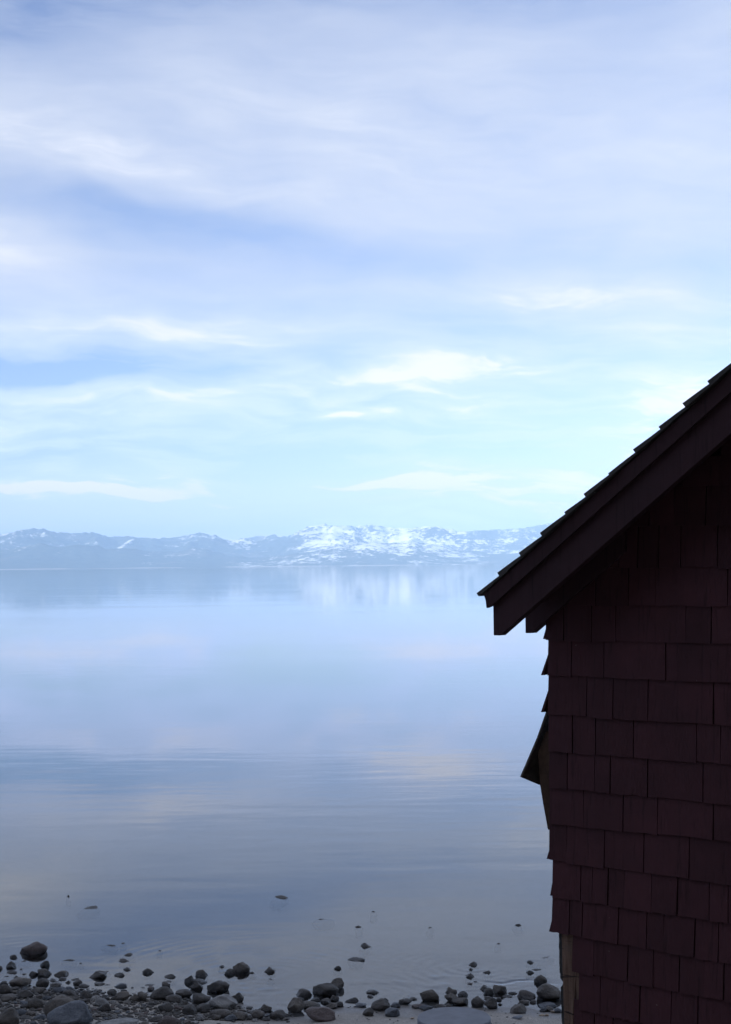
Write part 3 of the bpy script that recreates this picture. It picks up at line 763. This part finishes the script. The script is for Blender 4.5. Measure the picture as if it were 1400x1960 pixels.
ROCKS = [
 (61.5, 1832, 51, 27, 'B', 'r', 'large reddish brown rock standing alone in the water at the far left'),
 (27, 1836, 17, 8, 'o', 'd', 'small dark rock touching the left foot of the big reddish rock'),
 (46, 1842, 15, 4, 'f', 'd', 'thin dark sliver of rock just below the big reddish rock'),
 (21, 1857, 20, 15, 'a', 'd', 'pointed dark rock at the left edge, below the big reddish rock'),
 (-1, 1858, 13, 9, 'o', 'd', 'dark rock cut off by the left edge of the picture'),
 (20, 1865, 22, 8, 'f', 'd', 'low flat dark rock right under the pointed rock at the left edge'),
 (84, 1853, 17, 13, 'a', 'd', 'squarish dark rock above the pair of joined dark rocks at left'),
 (62, 1870, 18, 11, 'o', 'd', 'left one of the two joined dark rocks at lower left'),
 (84, 1871, 27, 16, 'o', 'd', 'right and larger one of the two joined dark rocks at lower left'),
 (116, 1871, 29, 13, 'o', 'g', 'smooth oblong rock just right of the two joined dark rocks'),
 (131, 1842, 20, 6, 'f', 'd', 'flat dark rock alone in the water right of the big reddish rock'),
 (155, 1845, 8, 3, 'o', 'd', None), (40, 1857, 6, 3, 'o', 'd', None), (47, 1866, 7, 3, 'o', 'd', None), (11, 1870, 9, 2.5, 'f', 'd', None),
 (209, 1813, 21, 5, 'f', 'd', 'very flat rock slab farthest out in the row of four left of centre'),
 (235, 1807, 8, 3, 'f', 'l', None), (246, 1831, 21, 7, 'f', 'g', 'flat grey rock second from the top of the row left of centre'),
 (239, 1843, 22, 8, 'f', 'g', 'flat grey rock third from the top of the row left of centre'),
 (242, 1859, 15, 7, 'o', 'd', 'small dark rock at the foot of the row of flat rocks left of centre'),
 (228, 1871, 20, 9, 'f', 'g', 'low rock with pale rim between the angular rock and the open water'),
 (205, 1861, 9, 3, 'f', 'd', None),
 (185, 1876, 38, 18, 'a', 'g', 'big angular grey rock standing clear of the pebble bank at left'),
 (36, 1890, 42, 19, 'B', 'g', 'broad low rock at the water edge of the left pebble bank'),
 (31, 1874, 12, 6, 'o', 'd', None), (7, 1886, 16, 8, 'o', 'd', None),
 (80, 1895, 24, 22, 'a', 'd', 'blocky nearly black rock upright in the left pebble bank'),
 (99, 1880, 15, 7, 'f', 'd', None), (108, 1883, 12, 6, 'o', 'd', None), (117, 1878, 17, 7, 'o', 'd', None), (106, 1890, 24, 10, 'o', 'g', None),
 (130, 1883, 10, 6, 'o', 'd', None), (143, 1878, 20, 6, 'f', 'g', None), (148, 1887, 17, 11, 'o', 'g', None), (161, 1891, 18, 8, 'o', 'd', None),
 (193, 1887, 25, 8, 'o', 'g', None), (208, 1887, 12, 3, 'f', 'l', None), (231, 1892, 26, 10, 'o', 'b', 'smooth bluish rock lying alone just off the left pebble bank'),
 (187, 1899, 14, 5, 'f', 'g', None), (253, 1892, 7, 3, 'o', 'd', None), (273, 1892, 8, 3, 'f', 'l', None),
 (10, 1904, 22, 19, 'o', 'g', None), (70, 1903, 30, 14, 'o', 'g', None), (48, 1912, 30, 17, 'o', 'd', None), (15, 1918, 31, 15, 'o', 'g', None),
 (113, 1902, 26, 13, 'o', 'b', None), (131, 1908, 27, 13, 'o', 'd', None), (163, 1913, 25, 17, 'a', 'd', None), (67, 1931, 30, 20, 'o', 'g', 'rounded rock left of the two overlapping boulders'),
 (88, 1915, 16, 9, 'o', 'b', None),
 (120, 1950, 78, 43, 'B', 'g', 'rear one of the two big overlapping boulders at lower left'),
 (127, 1968, 88, 48, 'B', 'b', 'front one of the two big overlapping boulders at lower left'),
 (14, 1966, 40, 34, 'B', 'g', 'big boulder in the bottom left corner'),
 (218, 1972, 86, 22, 'B', 'l', 'broad pale boulder cut by the bottom edge right of the two overlapping boulders'),
 (214, 1907, 19, 13, 'o', 'd', None), (234, 1916, 29, 17, 'a', 'g', None), (238, 1899, 15, 6, 'o', 'd', None), (194, 1927, 26, 15, 'o', 'l', 'light grey rounded stone in the middle of the left pebble bank'),
 (200, 1938, 23, 17, 'o', 'd', None), (258, 1918, 18, 15, 'o', 'g', None), (272, 1919, 19, 20, 'a', 'g', None), (75, 1955, 24, 12, 'o', 'b', None), (40, 1945, 18, 13, 'o', 'b', None),
 (306, 1821, 8, 3, 'o', 'd', 'tiny dark rock alone in the open water above the left bank'),
 (284, 1866, 20, 12, 'o', 'd', 'egg shaped dark rock alone in the water left of the dark cluster'),
 (325, 1874, 21, 9, 'f', 'd', 'low dark rock between the egg shaped rock and the dark cluster'),
 (325, 1881, 14, 4, 'f', 'g', None), (287, 1889, 23, 6, 'f', 'l', 'flat pale wet stone above a small brown one'), (289, 1897, 14, 9, 'o', 'r', 'small brown stone under the flat pale wet stone'),
 (316, 1894, 19, 14, 'a', 'g', None), (310, 1916, 45, 25, 'B', 'd', 'large dark rock with a flat top on the bank left of the light boulder'),
 (351, 1912, 32, 18, 'a', 'd', None), (332, 1920, 34, 16, 'o', 'd', None),
 (362, 1885, 21, 17, 'o', 'd', 'dark leftmost rock of the cluster in the water above the light boulder'),
 (387, 1873, 27, 17, 'a', 'g', 'angular flat topped rock at the top of the dark cluster'),
 (379, 1886, 34, 12, 'o', 'd', 'low arched rock in the middle of the dark cluster'),
 (375, 1899, 28, 20, 'a', 'd', 'wedge shaped rock lowest in the dark cluster'),
 (417, 1904, 43, 26, 'B', 'd', 'big rough dark rock right of the dark cluster'),
 (383, 1925, 37, 22, 'a', 'd', 'blocky dark rock left of the light boulder'),
 (427, 1934, 60, 29, 'B', 'l', 'large light topped boulder on the bank left of centre'),
 (454, 1920, 25, 19, 'o', 'd', 'dark rock leaning on the right end of the light topped boulder'),
 (425, 1853, 13, 6, 'o', 'd', 'tiny dark rock left of the pair of rounded rocks in the water'),
 (441, 1869, 23, 14, 'o', 'd', 'smaller left one of the pair of rounded rocks in the water'),
 (461, 1866, 33, 24, 'B', 'g', 'larger right one of the pair of rounded rocks in the water'),
 (482, 1865, 15, 6, 'o', 'd', None), (516, 1864, 27, 14, 'a', 'g', 'single grey rock in the water right of the pair of rounded rocks'), (519, 1876, 9, 3, 'f', 'd', None),
 (317, 1939, 32, 20, 'o', 'd', None), (361, 1944, 28, 21, 'o', 'd', None), (388, 1940, 27, 18, 'o', 'd', None), (421, 1950, 38, 19, 'o', 'g', None),
 (410, 1953, 24, 12, 'o', 'g', None), (457, 1953, 29, 17, 'o', 'g', None), (441, 1955, 25, 12, 'o', 'b', None),
 (509, 1940, 23, 17, 'o', 'd', 'upright dark stone at the right end of the left bank'), (530, 1952, 33, 18, 'o', 'd', 'rounded dark stone on the sand at the right end of the left bank'),
 (494, 1951, 25, 17, 'o', 'g', None), (478, 1932, 13, 6, 'o', 'd', None), (322, 1972, 48, 27, 'B', 'r', 'reddish boulder cut by the bottom edge left of centre'), (296, 1957, 28, 12, 'o', 'd', None),
 (646, 1899, 27, 25, 'a', 'g', 'upright angular rock behind the biggest rock of the central pile'),
 (623, 1911, 53, 29, 'B', 'd', 'biggest dark rock on top of the central pile'),
 (582, 1912, 31, 19, 'o', 'd', 'rounded dark rock left of the biggest rock in the central pile'),
 (567, 1939, 32, 28, 'B', 'g', 'leftmost round boulder of the central pile at the sand edge'),
 (597, 1933, 33, 17, 'o', 'g', 'low grey rock in the front middle of the central pile'),
 (614, 1956, 62, 28, 'B', 'r', 'long brownish boulder lying on the sand in front of the central pile'),
 (634, 1932, 24, 12, 'o', 'g', None), (650, 1928, 17, 11, 'o', 'd', None), (641, 1918, 18, 13, 'o', 'd', None), (623, 1923, 21, 12, 'o', 'g', None), (604, 1918, 18, 8, 'o', 'd', None), (573, 1914, 16, 6, 'o', 'd', None),
 (699, 1815, 24, 11, 'o', 'g', 'rounded rock in open water, topmost of three in a slanting line'),
 (682, 1843, 27, 10, 'a', 'd', 'long wedge rock in open water, middle of three in a slanting line'),
 (646, 1857, 17, 8, 'o', 'd', 'small dark rock in open water, lowest of three in a slanting line'),
 (672, 1921, 29, 11, 'a', 'd', 'jagged low dark rock right of the central pile'),
 (714, 1904, 24, 10, 'a', 'd', 'dark rock with a smaller one below it, off the middle of the beach'), (709, 1911, 13, 7, 'o', 'd', None),
 (728, 1936, 36, 23, 'B', 'd', 'smooth dark boulder at the water edge in the middle of the beach'),
 (737, 1918, 15, 8, 'o', 'g', None), (705, 1946, 22, 16, 'a', 'd', 'dark stone on the sand left below the smooth dark boulder'),
 (757, 1930, 19, 11, 'o', 'b', None), (750, 1947, 30, 17, 'a', 'b', 'bluish faceted stone on the sand right below the smooth dark boulder'),
 (779, 1924, 26, 12, 'a', 'd', 'low dark rock in the shallows left of the rounded boulder near the barrel'), (792, 1915, 15, 7, 'f', 'g', None), (802, 1930, 25, 9, 'o', 'r', None),
 (690, 1928, 24, 9, 'f', 'b', 'flat wet bluish stone at the tip of the sand'),
 (533, 1723, 27, 9, 'a', 'g', 'slanting rock farthest out in the water at the middle of the picture'),
 (823, 1922, 38, 27, 'B', 'g', 'tall rounded boulder just behind the barrel, left of the grey group'),
 (864, 1904, 24, 14, 'o', 'g', 'rounded grey rock at the back of the group behind the barrel'),
 (864, 1923, 30, 22, 'a', 'g', 'pale faceted rock in the middle of the group behind the barrel'),
 (887, 1911, 20, 13, 'o', 'd', 'dark round rock at the right of the group behind the barrel'),
 (882, 1927, 31, 16, 'a', 'g', 'knobbly rock at the front right of the group behind the barrel'),
 (816, 1935, 29, 12, 'o', 'b', None), (843, 1933, 23, 11, 'o', 'g', None), (859, 1928, 12, 7, 'o', 'g', None), (800, 1930, 24, 8, 'o', 'd', None),
 (907, 1851, 21, 10, 'f', 'g', 'rock ringed by ripples, farthest out of the right hand shallows'), (903, 1858, 8, 5, 'o', 'd', None),
 (901, 1873, 24, 11, 'a', 'd', 'dark sharp edged slab at the left end of the small breaking wave'),
 (934, 1864, 16, 7, 'o', 'd', 'small dark rock above the small breaking wave'),
 (902, 1886, 12, 5, 'o', 'r', 'small reddish stone below the sharp edged slab'), (912, 1882, 14, 4, 'f', 'd', None),
 (930, 1898, 25, 12, 'o', 'd', 'dark rock below the left half of the small breaking wave'),
 (958, 1905, 26, 20, 'a', 'g', 'cracked grey rock below the middle of the small breaking wave'),
 (936, 1908, 19, 16, 'o', 'd', None), (917, 1929, 27, 21, 'B', 'd', 'left one of two dark rounded rocks right of the barrel'),
 (941, 1932, 25, 21, 'B', 'd', 'right one of two dark rounded rocks right of the barrel'),
 (937, 1914, 18, 7, 'o', 'g', None), (982, 1905, 20, 8, 'o', 'd', None), (971, 1911, 20, 7, 'f', 'd', 'flat dark rock lying in the water left of the low wide boulder'), (956, 1917, 13, 8, 'o', 'd', None), (958, 1925, 8, 5, 'o', 'd', None),
 (1010, 1916, 38, 20, 'B', 'd', 'low wide dark boulder left of the big boulder by the shed'),
 (1052, 1922, 48, 36, 'B', 'g', 'biggest grey boulder beside the shed corner post'),
 (1036, 1886, 25, 19, 'B', 'g', 'round rock standing in the small breaking wave near the shed'),
 (1016, 1865, 17, 8, 'o', 'd', None), (1031, 1859, 24, 5, 'f', 'd', 'thin flat rock above the round rock in the breaking wave'),
 (1017, 1845, 16, 7, 'o', 'd', 'small dark rock nearest the open water in front of the shed'), (1044, 1834, 22, 4, 'f', 'l', 'flat shiny pale rock just awash nearest the shed'),
 (993, 1941, 34, 18, 'a', 'g', 'faceted rock on the sand below the low wide boulder'), (1003, 1924, 23, 11, 'o', 'g', None), (1020, 1922, 14, 8, 'o', 'd', None),
 (1048, 1931, 38, 12, 'o', 'b', 'long bluish stone under the biggest boulder by the shed'), (1053, 1936, 16, 10, 'o', 'g', None), (1069, 1939, 17, 9, 'o', 'b', None),
 (1059, 1939, 10, 5, 'o', 't', 'small tan pebble on the sand by the shed post'), (1048, 1945, 8, 4, 'a', 't', None), (990, 1951, 24, 7, 'o', 'b', None), (1040, 1937, 14, 8, 'o', 'b', None), (1038, 1945, 12, 4, 'o', 't', None),
 (168, 1741, 28, 6, 'f', 'd', 'long flat rock far out in the water at left'), (131, 1717, 7, 4, 'o', 'd', 'tiny dark rock farthest out in the water at left'),
 (620, 1762, 25, 5, 'f', 'd', 'thin flat rock far out right of the slanting rock'), (688, 1776, 12, 5, 'o', 'g', 'small rock awash left of the tiny one in mid lake shallows'),
 (715, 1747, 10, 3, 'f', 'd', None), (823, 1777, 9, 3, 'f', 'l', None), (991, 1773, 14, 5, 'o', 'd', 'small lone rock far out in the water left of the shed'), (953, 1808, 9, 3, 'f', 'l', None), (790, 1951, 9, 4, 'a', 't', None),
]
MARKS = [(61, 1820, 'big reddish rock at far left'), (21, 1852, 'pointed dark rock at the left edge'), (78, 1864, 'two joined dark rocks'), (116, 1866, 'smooth oblong rock'),
 (240, 1835, 'row of flat rocks left of centre'), (185, 1868, 'big angular grey rock'), (36, 1882, 'broad low rock at the left edge'), (80, 1886, 'blocky black rock'), (67, 1922, 'rounded rock by the overlapping boulders'),
 (125, 1935, 'two overlapping boulders'), (14, 1948, 'boulder in the bottom left corner'), (218, 1960, 'broad pale boulder at the bottom edge'), (194, 1920, 'light grey rounded stone'), (231, 1887, 'smooth bluish rock'),
 (284, 1860, 'egg shaped dark rock'), (288, 1892, 'small brown stone'), (310, 1905, 'large dark flat topped rock'), (378, 1880, 'dark cluster'), (417, 1892, 'big rough dark rock'), (427, 1920, 'light topped boulder'),
 (455, 1858, 'pair of rounded rocks'), (516, 1857, 'single grey rock in the water'), (509, 1932, 'upright dark stone ending the left bank'), (322, 1958, 'reddish boulder at the bottom edge'), (623, 1897, 'biggest rock of the central pile'),
 (614, 1942, 'long brownish boulder'), (728, 1925, 'smooth dark boulder in mid beach'), (823, 1908, 'tall rounded boulder behind the barrel'), (870, 1912, 'grey group behind the barrel'), (901, 1868, 'sharp edged slab'),
 (958, 1896, 'cracked grey rock'), (929, 1921, 'two dark rounded rocks beside the barrel'), (1010, 1907, 'low wide dark boulder'), (1052, 1905, 'biggest boulder by the shed'), (1036, 1877, 'round rock in the breaking wave'),
 (993, 1932, 'faceted rock on the sand'), (870, 1945, 'barrel'), (699, 1810, 'three rocks in a slanting line'), (533, 1718, 'slanting rock far out')]
STONES = []
def stone_label(o, cx, yc, w, sh, mk):
    d, mx, my, txt = min(((math.hypot(cx - a, (yc - b) * 1.4), a, b, t) for a, b, t in MARKS), key=lambda q: q[0])
    dx, dy = cx - mx, (yc - my) * 1.4
    ang = math.degrees(math.atan2(dy, dx)) % 360
    dr = ('right of', 'below right of', 'below', 'below left of', 'left of', 'above left of', 'above', 'above right of')[int((ang + 22.5) // 45) % 8]
    size = 'tiny' if w < 11 else 'small' if w < 17 else 'medium'
    tone = {'d': 'dark', 'g': 'grey', 'b': 'bluish', 'r': 'brownish', 'l': 'pale', 't': 'tan'}[mk]; shp = {'o': 'rounded ', 'a': 'angular ', 'f': 'flat ', 'B': 'bulky '}[sh]
    STONES.append((o, f'{size} {tone} {shp}stone {dr} the {txt}', d))
def finish_labels():
    by = {}
    for o, l, d in STONES: by.setdefault(l, []).append((d, o))
    for l, lst in by.items():
        lst.sort(key=lambda q: q[0])
        for i, (d, o) in enumerate(lst):
            pre = '' if len(lst) == 1 else ('nearer ', 'farther ')[i] if len(lst) == 2 else ('nearest ', 'middle ', 'farthest ')[i] if len(lst) == 3 else ''
            tag(o, pre + l, 'stone', 'single stones of the beach and shallows')
for (cx, yb, w, h, sh, mk, lab) in ROCKS:
    o = rock(cx, yb, w, h, sh, mk, lab)
    if lab is None:
        o.name = 'stone'; stone_label(o, cx, yb - h * .45, w, sh, mk)
# more single stones of the left bank, fitted between the ones above
taken = [(c, y - h_ * .4, w, h_) for (c, y, w, h_, *_r) in ROCKS]
bank_top = lambda x: np.interp(x, [0, 60, 130, 200, 260, 330, 400, 470, 520, 560], [1880, 1893, 1896, 1905, 1908, 1912, 1924, 1936, 1944, 1950])
n_extra = 0; tries = 0
while n_extra < 105 and tries < 6000:
    tries += 1
    x = random.uniform(-12, 548); y = random.uniform(1893, 1968)
    if y < bank_top(x) or (x > 375 and y > 1956): continue
    w = random.uniform(9, 20); h_ = w * random.uniform(.42, .62)
    if any(abs(x - c) < (w + W_) * .40 and abs(y - h_ * .4 - yy) < (h_ + H_) * .40 for c, yy, W_, H_ in taken): continue
    taken.append((x, y - h_ * .4, w, h_)); n_extra += 1
    sh_, mk_ = random.choice('ooaf'), random.choice('ggddbbdlrg')
    o = rock(x, y, w, h_, sh_, mk_, None, name='stone'); stone_label(o, x, y - h_ * .45, w, sh_, mk_)
finish_labels()
# fine pebbles too small to pick apart: one mass
def pebbles():
    V, Fc = [], []
    bms = []
    for sd in range(4):
        bm = bmesh.new(); bmesh.ops.create_icosphere(bm, subdivisions=2, radius=1)
        rr = random.Random(sd + 300); off = Vector((sd * 7.1, 3, 9))
        for v in bm.verts: v.co *= 1 + .35 * noise.noise(v.co * 1.1 + off)
        bms.append((np.array([v.co[:] for v in bm.verts]), [[v.index for v in f.verts] for f in bm.faces])); bm.free()
    n = 0; k = 0; tries = 0
    while n < 2700 and tries < 40000:
        tries += 1
        x = random.uniform(-40, 1085); y = random.uniform(1876, 1975)
        bank = x < 560 and y > bank_top(max(0, x)) - 8
        if not bank and random.random() > (.05 if y > 1905 else .0): continue
        if bank and x > 380 and y > 1954 and random.random() > .06: continue
        p = ground_hit(x, y, False); m = (p - CP).length / F
        w = (random.uniform(3.5, 9.5) if bank else random.uniform(2, 5)) * m / 2
        v, f = bms[random.randrange(4)]
        a = random.uniform(0, 6.28); c, s = math.cos(a), math.sin(a)
        q = v * np.array([w, w * random.uniform(.6, .9), w * random.uniform(.4, .65)])
        q = np.stack([q[:, 0] * c - q[:, 1] * s + p.x, q[:, 0] * s + q[:, 1] * c + p.y, q[:, 2] + gz(p.x, p.y) + w * random.uniform(.05, .35)], -1)
        V.append(q); Fc += [tuple(i + k for i in ff) for ff in f]; k += len(v); n += 1
    # the bank goes on outside the picture: to the left, towards the viewer and behind the shed
    for _ in range(2600):
        px_, py_ = (random.uniform(-1500, -30), random.uniform(1860, 2120)) if random.random() < .62 else (random.uniform(-60, 420), random.uniform(1972, 2120)) if random.random() < .6 else (random.uniform(1085, 1900), random.uniform(1880, 1990))
        p = ground_hit(px_, py_, False); m = (p - CP).length / F
        w = random.choice((random.uniform(4, 10), random.uniform(8, 24), random.uniform(6, 16))) * m / 2
        v, f = bms[random.randrange(4)]; a = random.uniform(0, 6.28); c, s = math.cos(a), math.sin(a)
        q = v * np.array([w, w * random.uniform(.6, .9), w * random.uniform(.4, .65)])
        q = np.stack([q[:, 0] * c - q[:, 1] * s + p.x, q[:, 0] * s + q[:, 1] * c + p.y, q[:, 2] + gz(p.x, p.y) + w * random.uniform(.05, .3)], -1)
        V.append(q); Fc += [tuple(i + k for i in ff) for ff in f]; k += len(v)
    me = bpy.data.meshes.new('pebbles'); me.from_pydata(np.concatenate(V).tolist(), [], Fc); me.update()
    me.polygons.foreach_set('use_smooth', [True] * len(me.polygons))
    o = link('pebbles', me, mat_rock('pebble_stone', (.055, .051, .047), (.16, .145, .128))); tag(o, 'mass of fine dark pebbles between the stones of the beach', None, kind='stuff')
pebbles()

# ------------------------------------------------------------------ barrel at the bottom edge
def barrel():
    d = ray(869.5, 1947); dist = 10.6; c = CP + d * (dist / d.y)
    r = 69.5 * dist / F / math.cos(math.atan(170 / F)); g = gz(c.x, c.y)
    root = bpy.data.objects.new('barrel', None); COL.objects.link(root); root.location = (c.x, c.y, g)
    tag(root, 'dark grey barrel with a flat round lid at the bottom edge of the picture', 'barrel')
    H = c.z - g
    def lathe(name, prof, mat, n=64):
        v, f = [], []
        for (rr, z) in prof:
            v += [(rr * math.cos(2 * math.pi * i / n), rr * math.sin(2 * math.pi * i / n), z) for i in range(n)]
        for k in range(len(prof) - 1):
            f += [(k * n + i, k * n + (i + 1) % n, (k + 1) * n + (i + 1) % n, (k + 1) * n + i) for i in range(n)]
        f.append(tuple(range((len(prof) - 1) * n, len(prof) * n)))
        me = mesh(name, v, f); o = link(name, me, mat, root)
        me.polygons.foreach_set('use_smooth', [True] * (len(me.polygons) - 1) + [False]); return o
    lathe('body', [(r * .93, -.05), (r * .95, .1), (r * .97, H * .5), (r * .96, H - .06)], M_LID)
    lathe('lid', [(r * .965, H - .059), (r * .99, H - .055), (r, H - .045), (r, H - .010), (r * .992, H - .003), (r * .975, H)], M_LID)
barrel()
